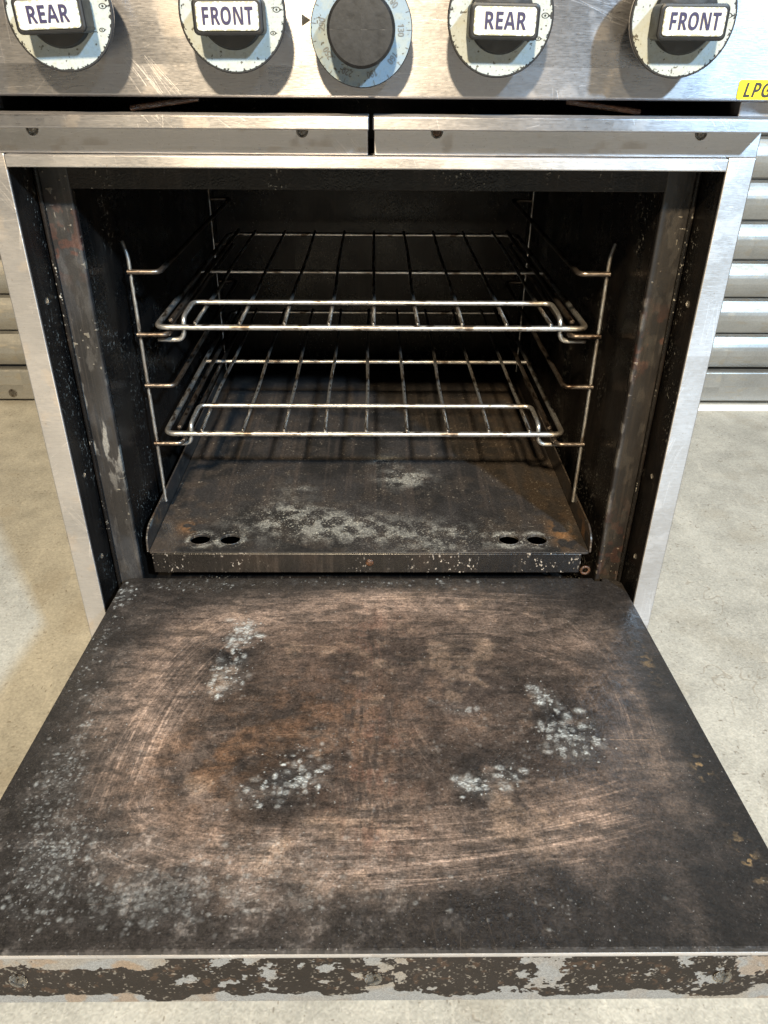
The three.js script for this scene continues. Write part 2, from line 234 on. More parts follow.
    mixc(o, [150, 122, 100], ss(0.60, 0.72, fbm(X * 30 + 77, D * 30, 4)) * inside * 0.35);
    mixc(o, [34, 31, 30], ss(0.56, 0.72, fbm(X * 40 + 13, D * 150 + 4, 5)) * 0.4);
    mixc(o, [25, 23, 23], ss(0.36, 0.80, fbm(X * 110 + 23, D * 170 + 44, 6)) * 0.28 + ss(1.12, 1.40, e + (mid - 0.5) * 0.5 + (grit - 0.5) * 0.5) * 0.35);
    const ye = ga((X - 0.252) / 0.006) * (ga((D - 0.285) / 0.014) + ga((D - 0.368) / 0.02) + 0.6 * ga((D - 0.15) / 0.03)); mixc(o, [140, 110, 66], ye * ss(0.55, 0.65, grit) * 0.6);
    const g2 = vn(X * 1100 + 3, D * 620) * 0.5 + vn(X * 520, D * 1300 + 8) * 0.5, k = 0.52 + fine * 0.42 + g2 * 0.5 + (grit - 0.5) * 0.28; { const L = (o[0] + o[1] + o[2]) / 3; for (let c = 0; c < 3; c++) o[c] = Math.min(205, (o[c] + (L - o[c]) * 0.24) * 1.28); } o[0] *= k; o[1] *= k; o[2] *= k;
    const dp = dep[j * DTW + i] * (0.45 + 0.75 * vn(X * 900 + 7, D * 900)); mixc(o, [188, 196, 200], dp * 1.05);
    const s = scr[j * DTW + i]; mixc(o, [168, 142, 122], s * 0.75 * (0.3 + 0.7 * fine));
    o[3] = 0.3 + (mid - 0.5) * 0.28 + (grit - 0.5) * 0.3 + fine * 0.12 + dp * 0.4 - s * 0.05; o[4] = 0.44 + (lo - 0.5) * 0.35 + (grit - 0.5) * 0.2 + dp * 0.4 + w * 0.2;
  });
})();
const doorMat = P({ ...doorTex, roughness: 1, metalness: 0, bumpScale: 0.0018, specularIntensity: 0.9 });

// free end of the door: black paint flaking off grey steel; u along 0.54 m, v up 0.053 m
const edgeTex = bake(2048, 224, (u, v, o) => {
  const x = (u - 0.5) * 0.54, y = v * 0.053, n = (fbm(x * 110 + 3, y * 130, 6) - 0.5) * 1.25 + 0.5 + (vn(x * 700, y * 760) - 0.5) * 0.14, n2 = fbm(x * 24 + 31, y * 30, 3), fine = vn(x * 1800, y * 1800);
  let b = 0.15 + (n2 - 0.5) * 0.5;                                                                     // > threshold: paint stays
  b += 0.26 * ss(-0.115, -0.13, x) * ss(0.82, 0.62, v) - 0.5 * ss(-0.115, -0.13, x) * ss(0.66, 0.84, v);
  b += 0.03 * ss(-0.12, -0.10, x) * ss(0.0, -0.01, x) - 0.30 * ga((x - 0.010) / 0.016) + 0.18 * ga((x - 0.062) / 0.03) - 0.36 * ga((x - 0.108) / 0.011) * ss(0.2, 0.5, v) + 0.22 * ga((x - 0.16) / 0.035) - 0.22 * ss(0.215, 0.24, x);
  b -= 0.75 * ss(0.24, 0.04, v + (n2 - 0.5) * 0.34);
  const t = ss(-0.018, 0.018, n - 0.5 + b);
  o[0] = 112; o[1] = 113; o[2] = 114; mixc(o, [116, 108, 98], ss(0.5, 0.68, n2) * 0.6);
  const ru = ss(0.56, 0.68, fbm(x * 60 + 70, y * 60 + 9, 4)) * (0.25 + 0.75 * ss(-0.06, -0.14, x) + 0.6 * ss(0.19, 0.24, x)); mixc(o, [116, 90, 66], ru * 0.45);
  const pc = 22 + (n2 - 0.5) * 16; mixc(o, [pc + 8, pc + 3, pc], t);
  mixc(o, [84, 62, 46], t * ss(0.64, 0.78, fbm(x * 190, y * 190 + 5, 3)) * 0.4);
  mixc(o, [120, 116, 108], t * ss(0.66, 0.82, vn(x * 420 + 9, y * 420) * 0.5 + vn(x * 950, y * 950 + 4) * 0.5) * 0.7);
  const k = 0.86 + fine * 0.26; o[0] *= k; o[1] *= k; o[2] *= k;
  o[3] = 0.3 + t * 0.45 + fine * 0.1 + (n - 0.5) * 0.2; o[4] = 0.45 + t * 0.12 + (n2 - 0.5) * 0.25;
});
const edgeMat = P({ ...edgeTex, roughness: 1, metalness: 0.1, bumpScale: 0.0006, specularIntensity: 0.6 });

// oven sole: u across 0.48 m, v from front to back 0.55 m
const soleTex = bake(1440, 1440, (u, v, o) => {
  const X = (u - 0.5) * 0.48, Z = v * 0.55, lo = fbm(X * 16 + 50, Z * 16, 4), mid = fbm(X * 60, Z * 60 + 21, 5), fine = vn(X * 1600, Z * 1600) * 0.5 + vn(X * 700, Z * 700 + 4) * 0.5, sm = vn(X * 160 + 9, Z * 7) * 0.6 + vn(X * 330, Z * 12) * 0.4;
  o[0] = 50; o[1] = 48; o[2] = 48; mixc(o, [34, 33, 33], ss(0.42, 0.66, lo) * 0.8); mixc(o, [74, 65, 60], ss(0.52, 0.8, sm) * 0.45 * ss(0.02, 0.15, Z)); mixc(o, [60, 54, 50], ss(0.45, 0.7, mid) * 0.5);
  mixc(o, [58, 49, 41], ss(0.10, 0.225, X + (lo - 0.5) * 0.1) * ss(0.0, 0.06, Z) * (0.4 + 0.6 * ss(0.35, 0.65, mid)) * 0.7);
  mixc(o, [66, 58, 52], ss(-0.16, -0.22, X) * ss(0.4, 0.6, mid) * 0.45);
  mixc(o, [112, 80, 52], ga((X - 0.215) / 0.012) * ga((Z - 0.04) / 0.03) * ss(0.4, 0.55, mid)); mixc(o, [110, 80, 56], ga((X + 0.205) / 0.012) * ga((Z - 0.05) / 0.012) * ss(0.4, 0.55, mid));
  let ash = ga((X + 0.055) / 0.085) * ga((Z - 0.055) / 0.032) * 1.05 + ga((X + 0.10) / 0.04) * ga((Z - 0.085) / 0.025) * 0.6 + ga((X - 0.044) / 0.028) * ga((Z - 0.168) / 0.022) * 1.25 + ga((X - 0.08) / 0.07) * ga((Z - 0.03) / 0.03) * 0.75 + ga((X - 0.02) / 0.02) * ga((Z - 0.215) / 0.015) * 0.7 + ga((X + 0.09) / 0.02) * ga((Z - 0.14) / 0.02) * 0.5;
  for (const hx of [-0.187, -0.154, 0.154, 0.185]) ash += ga((Math.hypot(X - hx, Z - 0.025) - 0.0145) / 0.0035) * 0.75;
  const a2 = clamp(clamp(ash) * (0.05 + 1.35 * ss(0.42, 0.68, fbm(X * 85 + 4, Z * 85, 6))) * (0.45 + 0.9 * fine)); mixc(o, [146, 146, 140], a2 * 0.6); mixc(o, [172, 170, 160], ss(0.74, 0.84, vn(X * 800 + 31, Z * 800)) * clamp(ash) * 0.7);
  const sp = ss(0.87, 0.94, vn(X * 560 + 2, Z * 560)) * ss(0.35, 0.6, mid); mixc(o, [158, 150, 136], sp * 0.6);
  const k = 0.7 + fine * 0.6; o[0] *= k; o[1] *= k; o[2] *= k;
  o[3] = 0.35 + (mid - 0.5) * 0.25 + a2 * 0.4 + fine * 0.1; o[4] = 0.36 + (lo - 0.5) * 0.3 + a2 * 0.4;
});
const soleMat = P({ ...soleTex, roughness: 1, bumpScale: 0.0011 });
const soleLip = P({ ...linerTex, color: lin(1.3, 1.2, 1.15), roughness: 1, bumpScale: 0.0008 });

// rack wire: plated steel with burnt residue
const wireTex = bake(512, 64, (u, v, o) => {
  const n = fbm(u * 7, v * 2, 5), f = vn(u * 90, v * 10);
  o[0] = 180; o[1] = 179; o[2] = 177; mixc(o, [124, 112, 100], ss(0.45, 0.7, n) * 0.6); mixc(o, [60, 48, 38], ss(0.6, 0.74, fbm(u * 16 + 8, v * 3 + 3, 3)) * 0.7); const k = 0.88 + f * 0.24; o[0] *= k; o[1] *= k; o[2] *= k; o[3] = n * 0.6 + f * 0.3; o[4] = 0.22 + n * 0.3;
}, true);
const wireMat = P({ ...wireTex, roughness: 1, metalness: 0.85, bumpScale: 0.0002 });
const wireDark = P({ ...wireTex, color: lin(0.40, 0.34, 0.30), roughness: 1, metalness: 0.88, bumpScale: 0.0005 });

// concrete slab, tile 2 m
const concTex = bake(2048, 2048, (u, v, o) => {
  const x = u * 2.6, y = v * 2.6, lo = fbm(x * 3 + 9, y * 3, 4), mid = fbm(x * 26, y * 26 + 3, 5), f = vn(x * 700, y * 700), f2 = vn(x * 330 + 4, y * 330);
  const b = 160 + (lo - 0.5) * 34 + (mid - 0.5) * 30 + (f - 0.5) * 24 + (f2 - 0.5) * 16; o[0] = b; o[1] = b * 0.99; o[2] = b * 0.95;
  mixc(o, [134, 124, 108], ss(0.60, 0.78, fbm(x * 12 + 60, y * 12, 5)) * 0.18);
  const pit = ss(0.9, 0.96, vn(x * 190 + 7, y * 190)) * ss(0.45, 0.6, vn(x * 18, y * 18 + 9)); mixc(o, [104, 96, 86], pit * 0.5);
  const c1 = Math.abs(fbm(x * 4 + 100, y * 4 + 8, 5) - 0.5), crk = (1 - ss(0.0006, 0.0026, c1)) * ss(0.5, 0.62, vn(x * 2.3, y * 2.3 + 5)); mixc(o, [118, 108, 96], crk * 0.35);
  mixc(o, [198, 194, 184], ss(0.86, 0.92, vn(x * 160 + 31, y * 40)) * 0.25); mixc(o, [88, 80, 70], ss(0.93, 0.97, vn(x * 260 + 3, y * 260 + 40)) * 0.6); mixc(o, [205, 200, 190], ss(0.90, 0.96, vn(x * 380 + 71, y * 380)) * 0.35);
  o[3] = 0.5 + (f - 0.5) * 0.3 + (mid - 0.5) * 0.3 - pit * 0.4 - crk * 0.3; o[4] = 0.78 + (mid - 0.5) * 0.3;
}, true);
const concrete = P({ ...concTex, roughness: 1, bumpScale: 0.0012 });

const shutTex = bake(1024, 512, (u, v, o) => { const n = fbm(u * 10, v * 8, 5), f = vn(u * 500, v * 250), d = ss(0.6, 0.75, fbm(u * 30, v * 60 + 7, 4)); const b = 150 + (n - 0.5) * 30 + (f - 0.5) * 14; o[0] = b; o[1] = b; o[2] = b * 0.985; mixc(o, [140, 124, 98], d * 0.22); o[3] = n; o[4] = 0.34 + (n - 0.5) * 0.2 + d * 0.15; }, true);
const shutMat = P({ ...shutTex, roughness: 1, metalness: 0.6, bumpScale: 0.0006 });

// knob bezel: pale enamel with chipped rim (planar uv over the disc)
const bezelTex = (seed, c0) => bake(512, 512, (u, v, o) => {
  const x = u * 2 - 1, y = v * 2 - 1, r = Math.hypot(x, y), n = fbm(x * 9 + seed, y * 9, 4), f = fbm(x * 26 + seed * 3, y * 26, 4);
  o[0] = c0[0]; o[1] = c0[1]; o[2] = c0[2]; mixc(o, [150, 152, 138], ss(0.48, 0.7, n) * 0.35); mixc(o, [120, 116, 100], ss(0.6, 0.76, f) * 0.2);
  const chip = ss(-0.015, 0.015, (r - 0.975) * 2.2 + (f - 0.5) * 0.42 + (n - 0.5) * 0.1); mixc(o, [34, 33, 34], chip);
  mixc(o, [70, 66, 58], ss(0.76, 0.80, fbm(x * 16 + 4 + seed, y * 16, 3)) * 0.8);
  o[3] = 0.7 - chip * 0.4; o[4] = 0.32 + (n - 0.5) * 0.3 + chip * 0.2;
});
const bezels = [1, 2, 3, 4].map((s) => P({ ...bezelTex(s * 7.7, [158, 165, 166]), roughness: 1, bumpScale: 0.0006 }));
const dialMat = P({ ...bezelTex(55, [128, 144, 158]), roughness: 1, bumpScale: 0.0004 });
const plateTex = bake(512, 256, (u, v, o) => { const d = Math.min(u * 2.2, (1 - u) * 2.2, v, 1 - v), f = fbm(u * 30, v * 15, 4); o[0] = 190; o[1] = 192; o[2] = 191; const c = ss(0.02, -0.02, d - 0.05 - (f - 0.5) * 0.28 + 0.0); mixc(o, [128, 124, 96], c * 0.8); mixc(o, [180, 178, 160], ss(0.55, 0.7, f) * 0.35); o[3] = 0.6 - c * 0.3; o[4] = 0.35 + f * 0.2; });
const plateMat = P({ ...plateTex, roughness: 1, bumpScale: 0.0003 });
const gripTex = bake(256, 256, (u, v, o) => { const n = fbm(u * 14, v * 14, 5), f = vn(u * 160, v * 160); const b = 26 + (n - 0.5) * 8 + (f - 0.5) * 4; o[0] = b; o[1] = b; o[2] = b * 1.06; o[3] = n; o[4] = 0.48 + (n - 0.5) * 0.2; }, true);
const grip = P({ ...gripTex, roughness: 1, bumpScale: 0.0001 });
const skirt = P({ color: lin(0.03, 0.03, 0.032), roughness: 0.3 });
const ink = P({ color: lin(0.022, 0.018, 0.06), roughness: 0.5 });
const inkBlack = P({ color: lin(0.02, 0.02, 0.02), roughness: 0.6 });
const yellow = P({ color: lin(0.80, 0.66, 0.02), roughness: 0.45 });
const rust = P({ ...linerTex, color: lin(6.5, 3.6, 2.1), roughness: 1, bumpScale: 0.001 });
const screwMat = P({ ...wireTex, color: lin(1, 0.96, 0.9), roughness: 1, metalness: 0.7 });
const galv = P({ color: lin(0.72, 0.72, 0.70), roughness: 0.5, metalness: 0.2 });
const lampBlack = P({ color: lin(0.03, 0.03, 0.03), roughness: 0.5 });
const font = await new FontLoader().loadAsync('fonts/droid/droid_sans_bold.typeface.json');
function textGeo(str, h, depth, sx = 1) { const g = new TextGeometry(str, { font, size: h, depth, curveSegments: 4, bevelEnabled: false }); g.computeBoundingBox(); const b = g.boundingBox; g.translate(-(b.min.x + b.max.x) / 2, -(b.min.y + b.max.y) / 2, 0); g.scale(sx, 1, 1); return g; }

/* ---------- setting ---------- */
console.log('setting');
{
  const g = new THREE.PlaneGeometry(24, 24, 1, 1); g.rotateX(-Math.PI / 2); g.translate(0.37, 0, 4.2); uvBy(g, (x, y, z) => [x / 2.6 + 0.5, (z + 0.3) / 2.6 + 0.5]);
  const m = mesh('concrete_floor', g, concrete); m.userData = { kind: 'structure', label: 'worn pale concrete floor under the oven', category: 'floor' };
}
/* roller shutter behind */
{
  const t = thing('roller_shutter', 'cream metal roller shutter of curved horizontal slats behind the oven', 'shutter');
  const Z = -1.255, pitch = 0.0905, W = 1.9;
  const sh = new THREE.Shape(); const N = 18;
  sh.moveTo(-0.012, 0.0); for (let k = 0; k <= N; k++) { const q = k / N; sh.lineTo(0.015 * Math.sin(Math.PI * (0.03 + 0.94 * q)), 0.006 + q * (pitch - 0.012)); } sh.lineTo(-0.012, pitch - 0.001);
  const g0 = new THREE.ExtrudeGeometry(sh, { depth: 2 * W, bevelEnabled: false, steps: 1 }); g0.rotateY(-Math.PI / 2); g0.translate(W, 0, 0);
  // after the turn the bulge points along +z
  const p = g0.attributes.position; let mx = -1; for (let i = 0; i < p.count; i++) mx = Math.max(mx, p.getZ(i)); if (mx < 0.014) { g0.scale(1, 1, -1); const ix = g0.index; if (!ix) { const a = p.array; for (let i = 0; i < a.length; i += 9) for (let k = 0; k < 3; k++) { const q = a[i + 3 + k]; a[i + 3 + k] = a[i + 6 + k]; a[i + 6 + k] = q; } g0.computeVertexNormals(); } }
  const vars = [0, 0.31, 0.64].map((o) => uvm(toCreasedNormals(g0.clone(), 0.5), 0.9, 0.45, o, o));
  for (let i = 0; i < 27; i++) { const m = mesh('slat', vars[i % 3], shutMat, t); m.position.set(0, 0.095 + i * pitch, Z); }
  const rail = mesh('bottom_rail', uvm(new RoundedBoxGeometry(2 * W, 0.082, 0.03, 2, 0.006), 0.9, 0.45), shutMat, t); rail.position.set(0, 0.05, Z);
  for (const bxx of [-0.93, 0.4]) { const b = mesh('bolt', new THREE.SphereGeometry(0.011, 12, 8), screwMat, t); b.scale.z = 0.5; b.position.set(bxx, 0.028, Z + 0.016); }
  const th = mesh('threshold_strip', uvm(new RoundedBoxGeometry(1.5, 0.007, 0.03, 2, 0.002)), P({ color: lin(0.8, 0.8, 0.78), roughness: 0.5 })); th.position.set(1.15, 0.0036, Z + 0.04); th.userData = { label: 'thin white strip on the floor at the foot of the shutter', category: 'strip' };
}

/* ---------- the oven ---------- */
console.log('oven');
const oven = thing('gas_range_oven', 'stainless gas range with five knobs and a blackened open oven', 'oven');
const zp = 0.012, kH = 0.013;
{ // control panel: front sheet with folded lower edge
  mesh('control_panel', steelGeo(bx(-0.33, 0.33, -0.0317, 0.11, zp - 0.018, zp, 0.0022), 0.13, 0.37), steel, oven);
  mesh('hob_top', steelGeo(bx(-0.33, 0.33, 0.111, 0.125, -0.74, zp + 0.006, 0.003)), steelPlain, oven);
  for (const s of [-1, 1]) {
    mesh('side_panel', steelGeo(bx(Math.min(s * 0.2995, s * 0.29), Math.max(s * 0.2995, s * 0.29), -0.68, 0.110, -0.74, -0.004, 0.001)), steelPlain, oven);
    const pst = mesh('post', steelGeo(bx(Math.min(s * 0.3, s * 0.2782), Math.max(s * 0.3, s * 0.2782), -0.62, -0.0708, -0.003, 0.0, 0.0012), s * 0.2, 0.1), steelPost, oven);
    mesh('corner_plate', steelGeo(bx(Math.min(s * 0.279, s * 0.315), Math.max(s * 0.279, s * 0.315), -0.0425, -0.0322, -0.02, -0.002, 0.001), 0.5, 0.2), steelPlain, oven);
    mesh('foot', (() => { const g = new THREE.LatheGeometry([[0.0001, 0], [0.024, 0], [0.026, 0.01], [0.02, 0.02], [0.018, 0.12], [0.0001, 0.12]].map((q) => new THREE.Vector2(...q)), 20); g.translate(s * 0.25, 0, -0.06); return g; })(), steelPlain, oven);
    mesh('foot', (() => { const g = new THREE.LatheGeometry([[0.0001, 0], [0.024, 0], [0.026, 0.01], [0.02, 0.02], [0.018, 0.12], [0.0001, 0.12]].map((q) => new THREE.Vector2(...q)), 20); g.translate(s * 0.25, 0, -0.68); return g; })(), steelPlain, oven);
  }
  mesh('top_rail', steelGeo(bx(-0.2776, 0.2776, -0.0803, -0.0712, -0.02, 0.004, 0.0014), 0.4, 0.6), steelPost, oven);
  mesh('back_panel', steelGeo(bx(-0.289, 0.289, -0.68, 0.110, -0.742, -0.735, 0.001)), steelPlain, oven);
  mesh('base_panel', linerGeo(bx(-0.289, 0.289, -0.685, -0.675, -0.734, -0.01, 0.001)), liner, oven);
  mesh('kick_panel', steelGeo(bx(-0.2776, 0.2776, -0.674, -0.575, -0.02, -0.006, 0.001)), steelPlain, oven);
  for (const [xa, xb] of [[-0.178, -0.128], [0.205, 0.150]]) mesh('burner_pipe', wireGeo([[xa, H - 0.0400, -0.004], [xb, H - 0.0335, -0.010]], 0.0022, 0.01, 8), rust, oven);
  // deck behind the slot, seen as the dark gap over the trays
  mesh('slot_back', linerGeo(bx(-0.288, 0.288, -0.07, 0.10, -0.13, -0.12, 0)), liner, oven);
}
{ // cavity: jambs, flanges, header, walls
  for (const s of [-1, 1]) {
    const b = (a, c2, ...r) => bx(Math.min(s * a, s * c2), Math.max(s * a, s * c2), ...r);
    mesh('jamb', linerGeo(b(0.2786, 0.2888, -0.60, -0.071, -0.046, -0.0035, 0.0006), s * 0.3, 0.2), liner, oven);
    const fl = b(0.2492, 0.2784, -0.55, -0.0815, -0.054, -0.0465, 0.002); uvBy(fl, (x, y) => [clamp((Math.abs(x) - 0.248) / 0.032), clamp((y - H + 0.53) / 0.43)]);
    const fm = mesh('flange', fl, s < 0 ? flangeL : flangeR, oven); fm.userData.label = s < 0 ? 'sooty grey liner flange with red-brown burns' : 'dark brown liner flange with pale worn edge';
    // small fold standing off the flange against the door seal
    mesh('seal_bead', linerGeo(new THREE.CylinderGeometry(0.0022, 0.0022, 0.45, 8).translate(s * 0.2752, H - 0.31, -0.0450)), liner, oven);
    mesh('side_wall', linerGeo(b(0.2494, 0.258, -0.53, -0.10, -0.66, -0.0545, 0), 0.1 + s * 0.2, 0.7), liner, oven);
    for (const [yy, rr] of [[-0.19, 0.0032], [-0.36, 0.0028], [-0.455, 0.003]]) { const g = new THREE.SphereGeometry(rr, 10, 8); g.scale(0.5, 1, 1); g.translate(s * 0.2782, H + yy, -0.02); mesh('rivet', g, screwMat, oven); }
  }
  mesh('header', linerGeo(bx(-0.2784, 0.2784, -0.1030, -0.0806, -0.060, -0.047, 0.001), 0.4, 0.1), liner, oven);
  mesh('ceiling', linerGeo(bx(-0.2490, 0.2490, -0.099, -0.092, -0.66, -0.0605, 0)), liner, oven);
  mesh('back_wall', linerGeo(bx(-0.2490, 0.2490, -0.53, -0.10, -0.672, -0.661, 0), 0.3, 0.5), liner, oven);
  mesh('cavity_floor', linerGeo(bx(-0.2784, 0.2784, -0.56, -0.531, -0.66, -0.047, 0.001)), liner, oven);
  mesh('burner_tube', (() => { const g = new THREE.CylinderGeometry(0.014, 0.014, 0.5, 14); g.rotateX(Math.PI / 2); g.translate(-0.17, H - 0.516, -0.35); return linerGeo(g); })(), liner, oven);
}
{ // wire ladders that carry the racks
  for (const s of [-1, 1]) {
    const gd = sub('rack_guide', oven); gd.userData.label = s < 0 ? 'wire shelf ladder on the left cavity wall' : 'wire shelf ladder on the right cavity wall';
    mesh('upright', wireGeo([[s * 0.2405, H - 0.163, -0.133], [s * 0.2362, H - 0.176, -0.13], [s * 0.2362, H - 0.452, -0.13]], 0.0019, 0.01), wireMat, gd);
    mesh('upright', wireGeo([[s * 0.2362, H - 0.115, -0.555], [s * 0.2362, H - 0.452, -0.555]], 0.0016, 0.01), wireMat, gd);
    for (const y of [-0.1905, -0.2537, -0.309, -0.3766]) mesh('rail', wireGeo([[s * 0.2378, H + y, -0.1262], [s * 0.207, H + y, -0.1262], [s * 0.207, H + y, -0.5588], [s * 0.2378, H + y, -0.5588]], 0.0026, 0.008), wireDark, gd);
  }
}
{ // open door, hinged at its lower edge
  const door = sub('door', oven); door.userData.label = 'open oven door, inner face scorched brown with pale crusty spots';
  const y0 = -0.4967, a = Math.atan(0.0874), dz = -0.04;
  door.position.set(0.0037, H + y0, dz); door.rotation.x = -a;
  const local = (g, f) => g;
  // inner panel as a tray-like sheet with rounded corners and edges
  { const sh = new THREE.Shape(); const w = 0.27, L = DL, c = 0.008; sh.moveTo(-w + c, 0); sh.lineTo(-w + 0.002, 0.006); sh.lineTo(-w, 0.012); sh.lineTo(-w, L - 0.004); sh.quadraticCurveTo(-w, L, -w + 0.004, L); sh.lineTo(w - 0.004, L); sh.quadraticCurveTo(w, L, w, L - 0.004); sh.lineTo(w, 0.014); sh.quadraticCurveTo(w, 0.006, w - 0.010, 0.0); sh.lineTo(w - 0.020, 0.0); sh.lineTo(w - 0.021, 0.006); sh.lineTo(w - 0.029, 0.006); sh.lineTo(w - 0.030, 0.0);
    const g = shapeGeo(sh, 0.004, 0.0016, 6); g.rotateX(Math.PI / 2); g.translate(0, -0.0016, 0);
    uvBy(g, (x, y, z) => [(x + DW / 2) / DW, clamp(z / DL)]); mesh('inner_panel', g, doorMat, door); }
  const bl = (x0, x1, ya, yb, z0, z1, r) => { const g = new RoundedBoxGeometry(x1 - x0, yb - ya, z1 - z0, 2, r); g.translate((x0 + x1) / 2, (ya + yb) / 2, (z0 + z1) / 2); return g; };
  mesh('door_core', linerGeo(bl(-0.268, 0.268, -0.050, -0.0072, 0.003, DL - 0.005, 0.001)), liner, door);
  mesh('outer_skin', steelGeo(bl(-0.2695, 0.2695, -0.0535, -0.0502, 0.003, DL - 0.008, 0.001)), steelPlain, door);
  { const g = bl(-0.2690, 0.2690, -0.0500, -0.0080, DL - 0.0048, DL - 0.0016, 0.0008); uvBy(g, (x, y) => [(x + 0.27) / 0.54, clamp((y + 0.051) / 0.045)]); const m = mesh('end_strip', g, edgeMat, door); m.userData.label = 'door end strip, black paint flaking off grey steel'; }
  { const g = new THREE.CylinderGeometry(0.0031, 0.0031, 0.537, 12); g.rotateZ(Math.PI / 2); g.translate(0, -0.0046, DL - 0.0026); mesh('edge_lip', steelGeo(g), steelPlain, door); }
  for (const x of [-0.214, 0.001, 0.215]) { const g = new THREE.SphereGeometry(0.0058, 14, 8, 0, Math.PI * 2, 0, Math.PI / 2); g.scale(1, 0.45, 1); g.rotateX(Math.PI / 2); const sc = mesh('screw', g, screwMat, door); sc.position.set(x, -0.0275, DL - 0.0014); const c = mesh('screw_slot', new THREE.BoxGeometry(0.0075, 0.0012, 0.0006), inkBlack, sc); c.position.set(0, 0, 0.0024); c.rotation.z = 0.5 + x * 5; }
}
/* knobs */
function knob(x, y, word, bez, tilt) {
  const k = sub('burner_knob', oven); k.position.set(x, H + y, zp); k.rotation.z = tilt; k.userData.label = 'burner knob with white plate reading ' + word;
  const R = 0.0352;
  { const g = new THREE.LatheGeometry([[0.012, 0.001], [0.024, 0.001], [0.025, 0.006], [0.030, 0.012], [R, 0.0255], [R + 0.0002, 0.0290], [R - 0.0006, 0.0297], [R - 0.0014, 0.0292], [0.010, 0.0292]].map((q) => new THREE.Vector2(...q)), 64); g.rotateX(Math.PI / 2); mesh('skirt', g, skirt, k); }
  { const g = new THREE.RingGeometry(0.018, R - 0.0012, 64, 3); g.translate(0, 0, 0.0299); const g2 = g.clone(); uvBy(g2, (a, b) => [a / R / 2 + 0.5, b / R / 2 + 0.5]); mesh('bezel', g2, bez, k); }
  { const g = new THREE.LatheGeometry([[0.0216, 0.0296], [0.0216, 0.0325], [0.0205, 0.0345], [0.015, 0.0356], [0.0001, 0.036]].map((q) => new THREE.Vector2(...q)), 40); g.rotateX(Math.PI / 2); mesh('hub', uvm(weld(g), 0.04), grip, k); }
  { const sh = rrect(-0.0226, 0.0226, -0.0132, 0.0074, 0.0035); const g = shapeGeo(sh, 0.0165, 0.0016, 5); g.translate(0, 0, 0.0325); uvm(g, 0.06); mesh('grip', g, grip, k); }
  const pl = mesh('label_plate', (() => { const g = shapeGeo(rrect(-0.0200, 0.0200, -0.0108, 0.0052, 0.0026), 0.0009, 0.0004, 5); uvBy(g, (a, b) => [a / 0.0414 + 0.5, (b + 0.0027) / 0.0172 + 0.5]); g.translate(0, 0, 0.0503); return g; })(), plateMat, k);
  { const g = textGeo(word, 0.0096, 0.00018, word === 'REAR' ? 0.84 : 0.77); g.translate(0.0004, -0.0024, 0.0520); mesh('lettering', g, ink, pl); }
  { const gs = []; for (const [an, r, s] of [[0.05, 0.0295, 1], [-0.42, 0.0288, 0.72]]) { const g = new THREE.TorusGeometry(0.0018 * s, 0.00026, 5, 14); g.scale(1.25, 0.8, 1); const tip = new THREE.ConeGeometry(0.0009 * s, 0.0022 * s, 6); tip.rotateZ(-Math.PI / 2); tip.translate(0.0030 * s, 0, 0); const dot = new THREE.SphereGeometry(0.0007 * s, 6, 5); for (const q of [g, tip, dot]) { q.scale(1, 1, 0.3); q.rotateZ(0); q.translate(Math.cos(an) * r, Math.sin(an) * r, 0.0301); gs.push(q); } } mesh('flame_marks', gs, inkBlack, k); }
  return k;
}
knob(-0.2035, 0.0197, 'REAR', bezels[0], 0.045);
knob(-0.0895, 0.0196, 'FRONT', bezels[1], 0.012);
knob(0.0885, 0.0183, 'REAR', bezels[2], -0.01);
knob(0.2105, 0.0189, 'FRONT', bezels[3], 0.0);
